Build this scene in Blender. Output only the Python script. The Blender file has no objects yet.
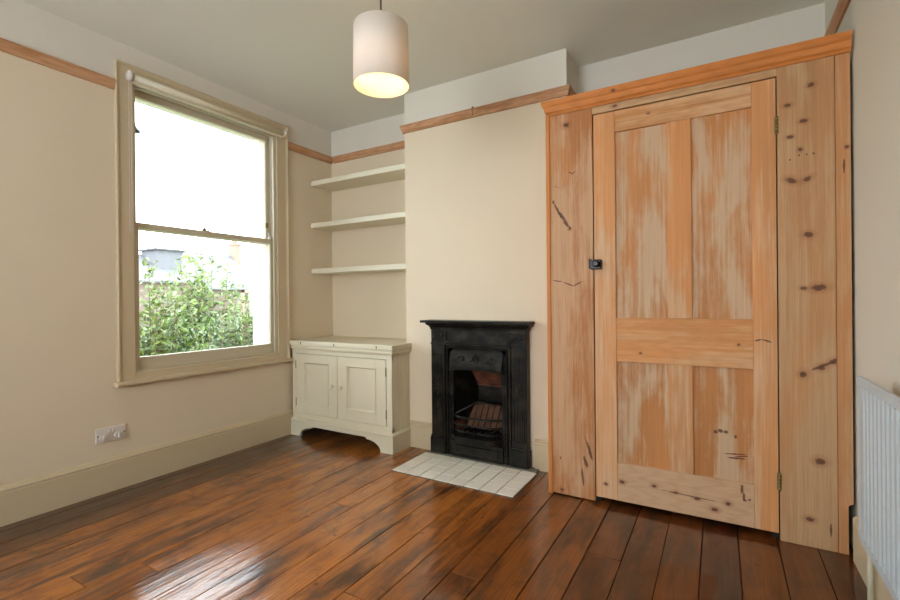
import bpy, bmesh, math, random
from mathutils import Vector, Matrix
from math import pi, sin, cos, radians

random.seed(7)
SC = bpy.context.scene
COL = SC.collection

# ------------------------------------------------------------------ camera
cam_data = bpy.data.cameras.new('camera')
cam = bpy.data.objects.new('camera', cam_data)
COL.objects.link(cam)
YAW, PITCH, ROLL, FPX = 0.5303, -0.0012, -0.00917, 459.4
fwd = Vector((-sin(YAW) * cos(PITCH), cos(YAW) * cos(PITCH), sin(PITCH)))
rt0 = Vector((cos(YAW), sin(YAW), 0))
up0 = rt0.cross(fwd)
rt = rt0 * cos(ROLL) + up0 * sin(ROLL)
up = rt.cross(fwd)
m = Matrix((rt, up, -fwd)).transposed().to_4x4()
m.translation = Vector((0, 0, 1.08))
cam.matrix_world = m
cam_data.sensor_width = 36
cam_data.sensor_fit = 'HORIZONTAL'
cam_data.lens = FPX / 900 * 36
cam_data.clip_start = 0.02
cam_data.clip_end = 300
SC.camera = cam

# ------------------------------------------------------------------ world and light
world = bpy.data.worlds.new('overcast_sky')
SC.world = world
world.use_nodes = True
wb = world.node_tree.nodes['Background']
wb.inputs['Color'].default_value = (0.87, 0.955, 1.0, 1)
wb.inputs['Strength'].default_value = 16.0

def area(name, loc, rot, sx, sy, power, color=(1, 1, 1), portal=False):
    l = bpy.data.lights.new(name, 'AREA')
    l.shape = 'RECTANGLE'; l.size = sx; l.size_y = sy
    l.energy = power; l.color = color
    if portal: l.cycles.is_portal = True
    o = bpy.data.objects.new(name, l); COL.objects.link(o)
    o.location = loc; o.rotation_euler = rot
    return o
# daylight portal at the front window; added upward-tilted fill lamp behind the camera
area('window_daylight', (-3.40, 1.94, 1.55), (0, radians(-90), 0), 1.7, 1.1, 25, portal=True)
area('rear_fill', (-1.4, -2.28, 1.45), (radians(118), 0, 0), 1.7, 1.3, 70, (1.0, 1.0, 1.0))

SC.view_settings.view_transform = 'Standard'
SC.view_settings.look = 'None'
SC.view_settings.gamma = 1
SC.view_settings.exposure = -0.70
SC.view_settings.use_curve_mapping = False
SC.cycles.use_denoising = True
SC.cycles.max_bounces = 10
SC.cycles.diffuse_bounces = 6
SC.cycles.transparent_max_bounces = 12
SC.cycles.sample_clamp_indirect = 6

# ------------------------------------------------------------------ material helpers
def srgb(r, g, b):
    def c(v):
        v /= 255
        return v / 12.92 if v <= 0.04045 else ((v + 0.055) / 1.055) ** 2.4
    return (c(r), c(g), c(b), 1)

class NT:
    def __init__(s, name):
        s.m = bpy.data.materials.new(name); s.m.use_nodes = True
        s.t = s.m.node_tree; s.n = s.t.nodes; s.l = s.t.links
        s.bsdf = s.n['Principled BSDF']
    def node(s, typ, **kw):
        nd = s.n.new(typ)
        for k, v in kw.items(): setattr(nd, k, v)
        return nd
    def link(s, a, b): s.l.new(a, b)
    def val(s, sock, v):
        if hasattr(v, 'is_output'): s.link(v, sock)
        else: sock.default_value = v
    def math(s, op, a, b=0.0, clamp=False):
        nd = s.node('ShaderNodeMath', operation=op, use_clamp=clamp)
        s.val(nd.inputs[0], a); s.val(nd.inputs[1], b)
        return nd.outputs[0]
    def coord(s, scale=(1, 1, 1), loc=(0, 0, 0), src=None):
        mp = s.node('ShaderNodeMapping')
        if src is None:
            tc = s.node('ShaderNodeTexCoord'); src = tc.outputs['Object']
        s.link(src, mp.inputs[0])
        mp.inputs['Scale'].default_value = scale
        mp.inputs['Location'].default_value = loc
        return mp.outputs[0]
    def noise(s, vec, scale=1, detail=4, rough=.55, dist=0):
        nd = s.node('ShaderNodeTexNoise')
        s.link(vec, nd.inputs['Vector'])
        nd.inputs['Scale'].default_value = scale; nd.inputs['Detail'].default_value = detail
        nd.inputs['Roughness'].default_value = rough; nd.inputs['Distortion'].default_value = dist
        return nd.outputs['Fac']
    def ramp(s, fac, lo, hi, a=0.0, b=1.0):
        nd = s.node('ShaderNodeMapRange'); nd.clamp = True
        s.val(nd.inputs['Value'], fac)
        nd.inputs['From Min'].default_value = lo; nd.inputs['From Max'].default_value = hi
        nd.inputs['To Min'].default_value = a; nd.inputs['To Max'].default_value = b
        return nd.outputs[0]
    def mix(s, fac, a, b, mode='MIX'):
        nd = s.node('ShaderNodeMix', data_type='RGBA', blend_type=mode)
        s.val(nd.inputs[0], fac); s.val(nd.inputs[6], a); s.val(nd.inputs[7], b)
        return nd.outputs[2]
    def bump(s, h, strength=.2, dist=.01):
        nd = s.node('ShaderNodeBump')
        s.link(h, nd.inputs['Height']); nd.inputs['Strength'].default_value = strength
        nd.inputs['Distance'].default_value = dist
        s.link(nd.outputs[0], s.bsdf.inputs['Normal'])
        return nd
    def set(s, color=None, rough=None, metal=None, coat=None, spec=None):
        if color is not None: s.val(s.bsdf.inputs['Base Color'], color)
        if rough is not None: s.val(s.bsdf.inputs['Roughness'], rough)
        if metal is not None: s.val(s.bsdf.inputs['Metallic'], metal)
        if coat is not None: s.val(s.bsdf.inputs['Coat Weight'], coat)
        if spec is not None: s.val(s.bsdf.inputs['Specular IOR Level'], spec)
        return s.m

def paint(name, col, rough=.5, vary=.05, bump=.05, spec=.4, scale=3):
    t = NT(name)
    n = t.noise(t.coord(), scale, 3)
    dark = tuple(c * (1 - vary * 2) for c in col[:3]) + (1,)
    c = t.mix(t.ramp(n, .3, .7), dark, col)
    f = t.noise(t.coord(), 160, 2)
    t.bump(f, bump, .003)
    return t.set(c, rough, spec=spec)

def plain(name, col, rough=.5, metal=0.0, spec=.5):
    t = NT(name)
    n = t.noise(t.coord(), 40, 2)
    c = t.mix(t.ramp(n, .3, .7), tuple(x * .92 for x in col[:3]) + (1,), col)
    return t.set(c, rough, metal, spec=spec)

def pine(name, orange, pale, amount, axis='Z', knots=(), seed=0.0, lines=.25, patch=(7, 1.6), marks=()):
    """stripped pine: orange wood, pale worn patches, fine grain, dark knots. axis = grain direction"""
    t = NT(name)
    def sc(across, along):
        return {'Z': (across, across, along), 'X': (along, across, across), 'Y': (across, along, across)}[axis]
    off = (seed * 3.1, seed * 1.7, seed * 2.3)
    big = t.noise(t.coord(sc(*patch), off), 1, 5, .62, .3)
    streak = t.noise(t.coord(sc(75, 2.2), off), 1, 4, .6)
    f = t.math('ADD', big, t.math('MULTIPLY', t.math('SUBTRACT', streak, .5), .34))
    fac = t.ramp(f, .56 - amount * .3, .72 - amount * .3)
    lo = t.noise(t.coord(sc(3, .7), (off[1], off[2], off[0])), 1, 2)
    o2 = tuple(c * .78 for c in orange[:3]) + (1,)
    base = t.mix(t.ramp(lo, .35, .65), o2, orange)
    c = t.mix(fac, base, pale)
    # cathedral grain
    w = t.node('ShaderNodeTexWave', wave_type='BANDS', bands_direction='X')
    t.link(t.coord(sc(1, .10), off), w.inputs['Vector'])
    w.inputs['Scale'].default_value = 26; w.inputs['Distortion'].default_value = 9
    w.inputs['Detail'].default_value = 2; w.inputs['Detail Scale'].default_value = 1.1
    g = t.math('MULTIPLY', t.ramp(w.outputs['Fac'], .45, 1.0), lines * .6)
    c = t.mix(g, c, tuple(x * .55 for x in orange[:3]) + (1,))
    fine = t.ramp(streak, .35, .65, .93, 1.04)
    mul = t.node('ShaderNodeVectorMath', operation='SCALE')
    t.link(c, mul.inputs[0]); t.link(fine, mul.inputs['Scale'])
    c = mul.outputs[0]
    tc = t.node('ShaderNodeTexCoord')
    wob = t.noise(t.coord((1, 1, 1)), 60, 2)
    for k in list(knots) + list(marks):
        kx, kz, rx, rz = k[:4]; ang = k[4] if len(k) > 4 else 0
        mp = t.node('ShaderNodeMapping', vector_type='TEXTURE')
        t.link(tc.outputs['Object'], mp.inputs[0])
        mp.inputs['Location'].default_value = (kx, 0, kz)
        mp.inputs['Rotation'].default_value = (0, -ang, 0)
        mp.inputs['Scale'].default_value = (rx, 1e3, rz)
        ln = t.node('ShaderNodeVectorMath', operation='LENGTH'); t.link(mp.outputs[0], ln.inputs[0])
        dd = t.math('ADD', ln.outputs['Value'], t.math('MULTIPLY', t.math('SUBTRACT', wob, .5), 1.2))
        if k in knots:
            halo = t.ramp(dd, 1.0, 2.6, .45, 0)
            c = t.mix(halo, c, srgb(150, 92, 58))
        core = t.ramp(dd, .75, 1.15, .85, 0)
        c = t.mix(core, c, srgb(92, 58, 42))
    t.bump(streak, .12, .004)
    return t.set(c, .55, spec=.3)

# ------------------------------------------------------------------ materials
M = {}
M['wall'] = paint('cream_wall_paint', srgb(226, 212, 188), .6, .01, .05)
M['frieze'] = paint('white_frieze_paint', srgb(226, 222, 212), .6, .01, .05)
M['ceiling'] = paint('ceiling_paint', srgb(240, 243, 236), .7, .01, .05)
M['wood_paint'] = paint('putty_woodwork_paint', srgb(204, 188, 158), .35, .01, .02)
M['sash_paint'] = paint('sash_paint', srgb(205, 196, 172), .35, .01, .02)
M['cabinet'] = paint('cream_cabinet_paint', srgb(226, 219, 195), .35, .02, .02)
M['shelf'] = paint('cream_shelf_paint', srgb(232, 227, 206), .4, .01, .02)
M['radiator'] = plain('white_radiator_enamel', srgb(194, 206, 213), .35)
M['white_plastic'] = plain('white_plastic', srgb(226, 220, 214), .3)
M['dark'] = plain('dark_gap', srgb(30, 24, 20), .8)
M['brass'] = plain('aged_brass', srgb(150, 132, 84), .4, .8)
M['black_metal'] = plain('black_iron_latch', srgb(28, 28, 30), .35, .5)
M['mortar'] = paint('hearth_mortar', srgb(120, 122, 108), .85, .12, .3, scale=20)
M['grout'] = plain('tile_grout', srgb(88, 84, 74), .9)
M['tile'] = paint('cream_hearth_tile', srgb(246, 242, 230), .2, .01, .01, .5, 9)
M['rail'] = pine('picture_rail_pine', srgb(188, 134, 92), srgb(198, 154, 118), .5, 'Y', lines=.3, patch=(30, 4))
M['rail_x'] = pine('picture_rail_pine_cross', srgb(188, 134, 92), srgb(198, 154, 118), .5, 'X', lines=.3, patch=(30, 4))

def iron():
    t = NT('black_leaded_cast_iron')
    n = t.noise(t.coord(), 14, 5)
    c = t.mix(t.ramp(n, .45, .8), srgb(24, 25, 25), srgb(62, 58, 48))
    f = t.noise(t.coord(), 90, 3)
    t.bump(f, .25, .003)
    return t.set(c, t.ramp(n, .3, .7, .28, .5), .6, spec=.5)
M['iron'] = iron()
def firebrick():
    t = NT('sooty_firebrick')
    n = t.noise(t.coord(), 9, 5)
    c = t.mix(t.ramp(n, .4, .68), srgb(52, 30, 20), srgb(118, 66, 42))
    t.bump(t.noise(t.coord(), 50, 4), .4, .006)
    return t.set(c, .9)
M['brick'] = firebrick()

def floor_mat():
    t = NT('varnished_pine_floorboards')
    at = t.node('ShaderNodeAttribute', attribute_name='board')
    sep = t.node('ShaderNodeSeparateColor'); t.link(at.outputs['Color'], sep.inputs[0])
    rnd, tone = sep.outputs[0], sep.outputs[1]
    tc = t.node('ShaderNodeTexCoord')
    add = t.node('ShaderNodeVectorMath', operation='ADD')
    comb = t.node('ShaderNodeCombineXYZ')
    t.link(t.math('MULTIPLY', rnd, 17.0), comb.inputs[1]); t.link(t.math('MULTIPLY', rnd, 9.0), comb.inputs[2])
    t.link(tc.outputs['Object'], add.inputs[0]); t.link(comb.outputs[0], add.inputs[1])
    v = add.outputs[0]
    streak = t.noise(t.coord((70, 3, 20), src=v), 1, 4, .6, .4)
    mid = t.noise(t.coord((11, 1.6, 5), src=v), 1, 5, .6, .6)
    stain = t.noise(t.coord((3.2, 1.5, 1)), 1, 5, .65, .5)
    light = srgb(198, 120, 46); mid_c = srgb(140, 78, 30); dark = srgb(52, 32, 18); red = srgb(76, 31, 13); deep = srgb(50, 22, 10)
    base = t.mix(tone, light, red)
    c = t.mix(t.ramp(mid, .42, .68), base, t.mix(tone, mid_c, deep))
    c = t.mix(t.ramp(t.math('ADD', stain, t.math('MULTIPLY', t.math('SUBTRACT', mid, .5), .8)), .50, .70, 0, .8), c, dark)
    cloud = t.noise(t.coord((7, 5, 1), src=v), 1, 6, .7, 1.2)
    c = t.mix(t.ramp(cloud, .50, .66, 0, .55), c, dark)
    # older dark border stain along the walls, a worn lighter walk in the middle
    geo = t.node('ShaderNodeNewGeometry'); sx = t.node('ShaderNodeSeparateXYZ'); t.link(geo.outputs['Position'], sx.inputs[0])
    edge = t.ramp(t.math('ADD', sx.outputs[0], t.math('MULTIPLY', t.math('SUBTRACT', stain, .5), 3.2)), -3.1, -2.3, .8, 0)
    c = t.mix(edge, c, dark)
    w = t.node('ShaderNodeTexWave', wave_type='BANDS', bands_direction='X')
    t.link(t.coord((1, .12, 1), src=v), w.inputs['Vector'])
    w.inputs['Scale'].default_value = 22; w.inputs['Distortion'].default_value = 10; w.inputs['Detail'].default_value = 2
    c = t.mix(t.ramp(w.outputs['Fac'], .6, 1, 0, .35), c, srgb(80, 38, 16))
    c = t.mix(t.ramp(streak, .5, .75, 0, .35), c, srgb(72, 34, 16))
    sp = t.node('ShaderNodeTexVoronoi'); sp.inputs['Scale'].default_value = 7
    t.link(t.coord(), sp.inputs['Vector'])
    c = t.mix(t.ramp(sp.outputs['Distance'], .03, .09, .7, 0), c, srgb(60, 24, 12))
    r = t.ramp(t.noise(t.coord((9, 5, 5)), 1, 4), .35, .7, .34, .5)
    # varnish over uneven, scraped boards: ripples mostly across the grain, plus fine grit
    rip = t.noise(t.coord((16, 1.4, 1), src=v), 1, 3, .6)
    gr = t.noise(t.coord((120, 14, 10), src=v), 1, 3, .7)
    grit = t.noise(t.coord(), 170, 2)
    h = t.math('ADD', t.math('MULTIPLY', rip, 1.0), t.math('ADD', t.math('MULTIPLY', gr, .10), t.math('MULTIPLY', grit, .05)))
    bp = t.bump(h, 1.0, .0030)
    t.link(bp.outputs[0], t.bsdf.inputs['Coat Normal'])
    t.bsdf.inputs['Coat Roughness'].default_value = .07
    t.bsdf.inputs['Coat IOR'].default_value = 1.55
    return t.set(c, r, coat=1.0, spec=.2)
M['floor'] = floor_mat()

def glass_mat():
    t = NT('window_glass')
    out = t.n['Material Output']
    tr = t.node('ShaderNodeBsdfTransparent'); gl = t.node('ShaderNodeBsdfGlossy')
    gl.inputs['Roughness'].default_value = 0.0
    fr = t.node('ShaderNodeFresnel'); fr.inputs['IOR'].default_value = 1.45
    mx = t.node('ShaderNodeMixShader')
    t.link(fr.outputs[0], mx.inputs[0]); t.link(tr.outputs[0], mx.inputs[1]); t.link(gl.outputs[0], mx.inputs[2])
    t.link(mx.outputs[0], out.inputs['Surface'])
    return t.m
M['glass'] = glass_mat()

def shade_mat():
    t = NT('white_lamp_shade_fabric')
    out = t.n['Material Output']
    d = t.node('ShaderNodeBsdfDiffuse'); d.inputs['Color'].default_value = srgb(252, 244, 236)
    tl = t.node('ShaderNodeBsdfTranslucent'); tl.inputs['Color'].default_value = srgb(250, 236, 224)
    mx = t.node('ShaderNodeMixShader'); mx.inputs[0].default_value = .12
    t.link(d.outputs[0], mx.inputs[1]); t.link(tl.outputs[0], mx.inputs[2]); t.link(mx.outputs[0], out.inputs['Surface'])
    return t.m
M['shade'] = shade_mat()
def emit(name, col, s):
    t = NT(name); t.bsdf.inputs['Emission Color'].default_value = col; t.bsdf.inputs['Emission Strength'].default_value = s
    return t.set(col, .5)
M['bulb'] = emit('glowing_bulb', srgb(255, 222, 130), 5)

# ------------------------------------------------------------------ mesh helpers
def BM(): return bmesh.new()
def box(bm, x0, x1, y0, y1, z0, z1, mi=0):
    vs = [bm.verts.new((x, y, z)) for x in (x0, x1) for y in (y0, y1) for z in (z0, z1)]
    for q in ((0, 1, 3, 2), (4, 6, 7, 5), (0, 4, 5, 1), (2, 3, 7, 6), (0, 2, 6, 4), (1, 5, 7, 3)):
        f = bm.faces.new([vs[i] for i in q]); f.material_index = mi
    return vs
def bevbox(bm, x0, x1, y0, y1, z0, z1, b=.003, mi=0, seg=1):
    t = BM(); box(t, x0, x1, y0, y1, z0, z1)
    bmesh.ops.bevel(t, geom=t.edges[:], offset=b, segments=seg, affect='EDGES', profile=.5)
    merge(bm, t, mi)
def merge(bm, t, mi=0, mat=None):
    if mat is not None: bmesh.ops.transform(t, matrix=mat, verts=t.verts)
    mp = {}
    for v in t.verts: mp[v] = bm.verts.new(v.co)
    for f in t.faces:
        try: nf = bm.faces.new([mp[v] for v in f.verts])
        except ValueError: continue
        nf.material_index = mi; nf.smooth = f.smooth
    t.free()
def prism(bm, pts, fn, d0, d1, mi=0):
    """extrude a 2D polygon; fn(a, b, d) -> 3D point"""
    A = [bm.verts.new(fn(a, b, d0)) for a, b in pts]; B = [bm.verts.new(fn(a, b, d1)) for a, b in pts]
    n = len(pts)
    fs = [bm.faces.new(A), bm.faces.new(B[::-1])]
    for i in range(n): fs.append(bm.faces.new((A[i], A[(i + 1) % n], B[(i + 1) % n], B[i])))
    for f in fs: f.material_index = mi
XZ = lambda a, b, d: (a, d, b)
YZ = lambda a, b, d: (d, a, b)
XY = lambda a, b, d: (a, b, d)
def sweep(bm, path, prof, mi=0, side=1):
    """profile (d, z) carried along a 2D path; d is measured to the left of travel (side=1)"""
    n = len(path); rows = []
    for i, p in enumerate(path):
        p = Vector(p)
        def nrm(a, b):
            t = (Vector(b) - Vector(a)).normalized(); return Vector((-t.y, t.x)) * side
        if i == 0: o = nrm(path[0], path[1])
        elif i == n - 1: o = nrm(path[-2], path[-1])
        else:
            a = nrm(path[i - 1], path[i]); b = nrm(path[i], path[i + 1])
            o = (a + b); o = o / max(.2, o.dot(a))
        rows.append([bm.verts.new((p.x + o.x * d, p.y + o.y * d, z)) for d, z in prof])
    k = len(prof)
    for i in range(n - 1):
        for j in range(k):
            f = bm.faces.new((rows[i][j], rows[i][(j + 1) % k], rows[i + 1][(j + 1) % k], rows[i + 1][j])); f.material_index = mi
    bm.faces.new(rows[0]).material_index = mi; bm.faces.new(rows[-1][::-1]).material_index = mi
def lathe(bm, prof, centre, axis='Z', seg=24, mi=0, closed=False):
    """prof = (radius, height) pairs, turned about an axis through centre"""
    cx, cy, cz = centre; rings = []
    for r, h in prof:
        ring = []
        for i in range(seg):
            a = 2 * pi * i / seg; u, v = r * cos(a), r * sin(a)
            p = {'Z': (cx + u, cy + v, cz + h), 'X': (cx + h, cy + u, cz + v), 'Y': (cx + u, cy + h, cz + v)}[axis]
            ring.append(bm.verts.new(p))
        rings.append(ring)
    for a, b in zip(rings, rings[1:]):
        for i in range(seg):
            f = bm.faces.new((a[i], a[(i + 1) % seg], b[(i + 1) % seg], b[i])); f.smooth = True; f.material_index = mi
    if not closed:
        for r in (rings[0], rings[-1][::-1]): bm.faces.new(r).material_index = mi
    else:
        a, b = rings[-1], rings[0]
        for i in range(seg):
            f = bm.faces.new((a[i], a[(i + 1) % seg], b[(i + 1) % seg], b[i])); f.smooth = True
def tube(bm, pts, r, seg=8, mi=0, closed=False):
    pts = [Vector(p) for p in pts]; rings = []; n = len(pts)
    prev = None
    for i, p in enumerate(pts):
        if closed: t = (pts[(i + 1) % n] - pts[i - 1]).normalized()
        else: t = (pts[min(i + 1, n - 1)] - pts[max(i - 1, 0)]).normalized()
        ref = prev if prev is not None else (Vector((0, 0, 1)) if abs(t.z) < .9 else Vector((1, 0, 0)))
        a = (ref - t * ref.dot(t)).normalized(); b = t.cross(a); prev = a
        rr = r[i] if isinstance(r, (list, tuple)) else r
        rings.append([bm.verts.new(p + a * rr * cos(2 * pi * k / seg) + b * rr * sin(2 * pi * k / seg)) for k in range(seg)])
    for i in range(n - (0 if closed else 1)):
        A, B = rings[i], rings[(i + 1) % n]
        for k in range(seg):
            f = bm.faces.new((A[k], A[(k + 1) % seg], B[(k + 1) % seg], B[k])); f.smooth = True; f.material_index = mi
    if not closed:
        bm.faces.new(rings[0][::-1]).material_index = mi; bm.faces.new(rings[-1]).material_index = mi
def ball(bm, c, r, mi=0, sub=2, scale=(1, 1, 1)):
    t = BM(); bmesh.ops.create_icosphere(t, subdivisions=sub, radius=r)
    for f in t.faces: f.smooth = True
    merge(bm, t, mi, Matrix.Translation(c) @ Matrix.Diagonal((*scale, 1)))

def root_loc(o):
    p = Vector((0, 0, 0))
    while o is not None: p += o.location; o = o.parent
    return p
def obj(name, bm, mats, parent=None, origin=None, bevel=0, label=None):
    """link a bmesh built in world coordinates as one mesh object"""
    bmesh.ops.recalc_face_normals(bm, faces=bm.faces[:])
    base = root_loc(parent) if parent else Vector(origin or (0, 0, 0))
    bmesh.ops.translate(bm, verts=bm.verts, vec=-base)
    me = bpy.data.meshes.new(name); bm.to_mesh(me); bm.free()
    for mt in (mats if isinstance(mats, (list, tuple)) else [mats]): me.materials.append(mt)
    o = bpy.data.objects.new(name, me); COL.objects.link(o)
    if parent: o.parent = parent
    else: o.location = base
    if bevel:
        md = o.modifiers.new('bevel', 'BEVEL'); md.width = bevel; md.segments = 2; md.limit_method = 'ANGLE'
        md.angle_limit = radians(40)
    if label: o['label'] = label
    return o
def empty(name, loc):
    o = bpy.data.objects.new(name, None); COL.objects.link(o); o.location = loc; o.empty_display_size = .1
    return o
def tag(o, label=None, cat=None, group=None, kind=None):
    if label: o['label'] = label
    if cat: o['category'] = cat
    if group: o['group'] = group
    if kind: o['kind'] = kind
    return o
def struct(o, label=None, cat='room'):
    o['kind'] = 'structure'
    if label: o['label'] = label; o['category'] = cat
    return o
def dup(o, off, parent=None):
    c = o.copy(); COL.objects.link(c); c.parent = parent or o.parent
    c.location = Vector(o.location) + Vector(off)
    return c

# ------------------------------------------------------------------ room numbers
XL, XR, YW, YB, ZC = -3.026, .485, 3.057, 2.785, 2.607
B0, B1 = -2.012, -.795            # chimney breast
YR = -1.95                         # wall behind the camera
ZP = 2.343                         # where the cream paint stops behind the picture rail
W = .30

# floor: individual boards running to the fireplace wall
def make_floor():
    bm = BM(); lay = bm.loops.layers.float_color.new('board')
    seams = [-3.06, -2.94, -2.80, -2.655, -2.51, -2.365, -2.225, -2.082, -1.94, -1.79, -1.66, -1.505, -1.357, -1.21, -1.07, -.93, -.80,
             -.640, -.497, -.356, -.215, -.074, .065, .212, .355, .52]
    rr = random.Random(3)
    tone = {0: 1, 1: .95}
    for i, (a, b) in enumerate(zip(seams, seams[1:])):
        t = min(1, max(0, (a + 1.45) / .9)) * .85 + rr.uniform(-.12, .15)  # boards darken and redden to the right, partly painting in dimmer light there
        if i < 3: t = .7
        ys = [YR - .02] + sorted(rr.uniform(-1.4, 2.8) for _ in range(rr.choice((0, 1, 1)))) + [YW + .01]
        if abs(a + 2.225) < .01: ys = [YR, .80, YW]
        for y0, y1 in zip(ys, ys[1:]):
            t_ = BM(); g = rr.uniform(.0007, .0026)
            box(t_, a + g, b - g, y0 + .001, y1 - .001, -.022, rr.uniform(-.0006, .0004))
            bmesh.ops.bevel(t_, geom=t_.edges[:], offset=.0016, segments=1, affect='EDGES')
            rnd = rr.random(); n0 = len(bm.faces)
            merge(bm, t_)
            bm.faces.ensure_lookup_table()
            for f in bm.faces[n0:]:
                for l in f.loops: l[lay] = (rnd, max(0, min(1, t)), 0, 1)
    box(bm, XL - .03, XR + .03, YR - .05, YW + .03, -.12, -.023, 1)
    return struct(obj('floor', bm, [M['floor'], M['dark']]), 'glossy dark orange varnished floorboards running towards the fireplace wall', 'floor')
make_floor()

def wallbox(bm, x0, x1, y0, y1, z0=0.0, z1=ZC):
    z0 = z0 - (.1 if z0 == 0 else 0)
    if z0 < ZP < z1: box(bm, x0, x1, y0, y1, z0, ZP, 0); box(bm, x0, x1, y0, y1, ZP, z1, 1)
    else: box(bm, x0, x1, y0, y1, z0, z1, 0 if z1 <= ZP else 1)
WM = [M['wall'], M['frieze']]
OY0, OY1, OZ0, OZ1 = 1.416, 2.452, .660, 2.405       # window opening
bm = BM()
wallbox(bm, XL - W, XL, YR - W, OY0); wallbox(bm, XL - W, XL, OY1, YW + W)
wallbox(bm, XL - W, XL, OY0, OY1, 0, OZ0); wallbox(bm, XL - W, XL, OY0, OY1, OZ1, ZC)
struct(obj('wall_left', bm, WM), 'cream wall with the sash window, white above the picture rail', 'wall')
bm = BM(); wallbox(bm, XL, XR, YW, YW + W)
struct(obj('wall_back', bm, WM), 'cream alcove back wall behind the shelves and the cupboard', 'wall')
bm = BM(); wallbox(bm, XR, XR + W, YR - W, YW + W)
struct(obj('wall_right', bm, [paint('cooler_wall_paint', srgb(216, 212, 198), .6, .01, .05), M['frieze']]), 'pale wall on the right behind the radiator', 'wall')  # cooler tint than the cream walls, put in to offset orange bounced light
# rear wall, with an unseen window added to let in fill light
RX0, RX1, RZ0, RZ1 = -2.3, -.5, .75, 2.35
bm = BM()
wallbox(bm, XL, RX0, YR - W, YR); wallbox(bm, RX1, XR, YR - W, YR)
wallbox(bm, RX0, RX1, YR - W, YR, 0, RZ0); wallbox(bm, RX0, RX1, YR - W, YR, RZ1, ZC)
struct(obj('wall_rear', bm, WM), 'cream wall behind the viewer with a wide window added for fill light', 'wall')
# chimney breast with the fire opening
FO = (-1.60, -1.205, .0, .76)
bm = BM()
wallbox(bm, B0, FO[0], YB, YW); wallbox(bm, FO[1], B1, YB, YW); wallbox(bm, FO[0], FO[1], YB, YW, FO[3], ZC)
struct(obj('wall_chimney', bm, WM), 'cream chimney breast around the black fireplace', 'wall')
bm = BM(); box(bm, XL - W, XR + W, YR - W, YW + W, ZC, ZC + .2)
struct(obj('ceiling', bm, M['ceiling']), 'plain off white ceiling with the hanging lamp', 'ceiling')

# picture rail and skirting
RP = [(0, 2.316), (.012, 2.316), (.014, 2.330), (.018, 2.338), (.023, 2.350), (.026, 2.362), (.026, 2.371), (0, 2.371)]
def trim(name, path, prof, mat, side, label, cat):
    bm = BM(); sweep(bm, path, prof, side=side)
    return struct(obj(name, bm, mat), label, cat)
trim('trim_1', [(XL, YR), (XL, 1.327)], RP, M['rail'], -1, 'brown picture rail left of the window', 'picture rail')
trim('trim_2', [(XL, 2.549), (XL, YW)], RP, M['rail'], -1, 'short brown picture rail between window and alcove corner', 'picture rail')
trim('trim_3', [(XL + .034, YW), (B0 - .034, YW)], RP, M['rail_x'], -1, 'brown picture rail above the alcove shelves', 'picture rail')
trim('trim_4', [(B0, YW), (B0, YB), (B1, YB), (B1, YW)], RP, M['rail_x'], -1, 'brown picture rail around the chimney breast', 'picture rail')
trim('trim_5', [(B1 + .034, YW), (XR - .034, YW)], RP, M['rail_x'], -1, 'brown picture rail behind the cupboard top', 'picture rail')
trim('trim_6', [(XR, YW), (XR, YR)], RP, M['rail'], -1, 'brown picture rail on the right wall', 'picture rail')
SK = [(0, 0), (.022, 0), (.022, .158), (.019, .163), (.024, .168), (.022, .175), (.012, .184), (.008, .190), (0, .190)]
trim('baseboard_left', [(XL, YR), (XL, 2.58)], SK, M['wood_paint'], -1, 'putty coloured skirting board under the window', 'skirting board')
trim('baseboard_back', [(-1.975, YB), (-1.775, YB)], SK, M['wood_paint'], -1, 'short skirting between white cabinet and fireplace', 'skirting board')
trim('baseboard_chimney', [(-1.012, YB), (-.83, YB)], SK, M['wood_paint'], -1, 'short skirting between fireplace and pine cupboard', 'skirting board')
trim('baseboard_right', [(XR, 2.44), (XR, YR)], SK, M['wood_paint'], -1, 'cream skirting behind the radiator', 'skirting board')
trim('baseboard_rear', [(XR - .03, YR), (XL + .03, YR)], SK, M['wood_paint'], -1, 'cream skirting behind the viewer', 'skirting board')

# ------------------------------------------------------------------ the sash window
win = struct(empty('window_1', (XL, 1.94, OZ0)), 'tall putty painted sash window in the left wall', 'window')
bm = BM()
CAS = .100
for s0, s1 in ((1.336, OY0), (OY1, 2.541)):
    bevbox(bm, XL, XL + .014, s0, s1, .6185, OZ1, .001)
bevbox(bm, XL, XL + .014, 1.336, 2.541, OZ1 + .0005, 2.480, .001)
t_ = BM()   # mitred outer moulding of the architrave
sweep(t_, [(1.322, .619), (1.322, 2.493), (2.555, 2.493), (2.555, .619)], [(0, 0), (0, .022), (.004, .025), (.010, .023), (.016, .018), (.024, .0145), (.024, 0)], side=-1)
bmesh.ops.transform(t_, matrix=Matrix(((0, 0, 1, XL), (1, 0, 0, 0), (0, 1, 0, 0), (0, 0, 0, 1))), verts=t_.verts)
merge(bm, t_)
# apron below the opening
bevbox(bm, XL, XL + .012, OY0 + .001, OY1 - .001, .6185, OZ0 - .001, .001)
obj('window_casing', bm, M['wood_paint'], win)
bm = BM()   # box lining
box(bm, XL - .2, XL, OY0 - .012, OY0 + .006, OZ0, OZ1); box(bm, XL - .2, XL, OY1 - .006, OY1 + .012, OZ0, OZ1)
box(bm, XL - .2, XL, OY0, OY1, OZ1 - .010, OZ1 + .01); box(bm, XL - .22, XL - .001, OY0, OY1, OZ0 - .02, OZ0 + .008)
bevbox(bm, XL - .022, XL - .002, OY1 - .024, OY1 - .006, OZ0 + .008, OZ1 - .01, .003)   # staff beads
bevbox(bm, XL - .022, XL - .002, OY0 + .006, OY0 + .020, OZ0 + .008, OZ1 - .01, .003)
bevbox(bm, XL - .022, XL - .002, OY0 + .006, OY1 - .006, OZ1 - .03, OZ1 - .01, .003)
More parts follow.
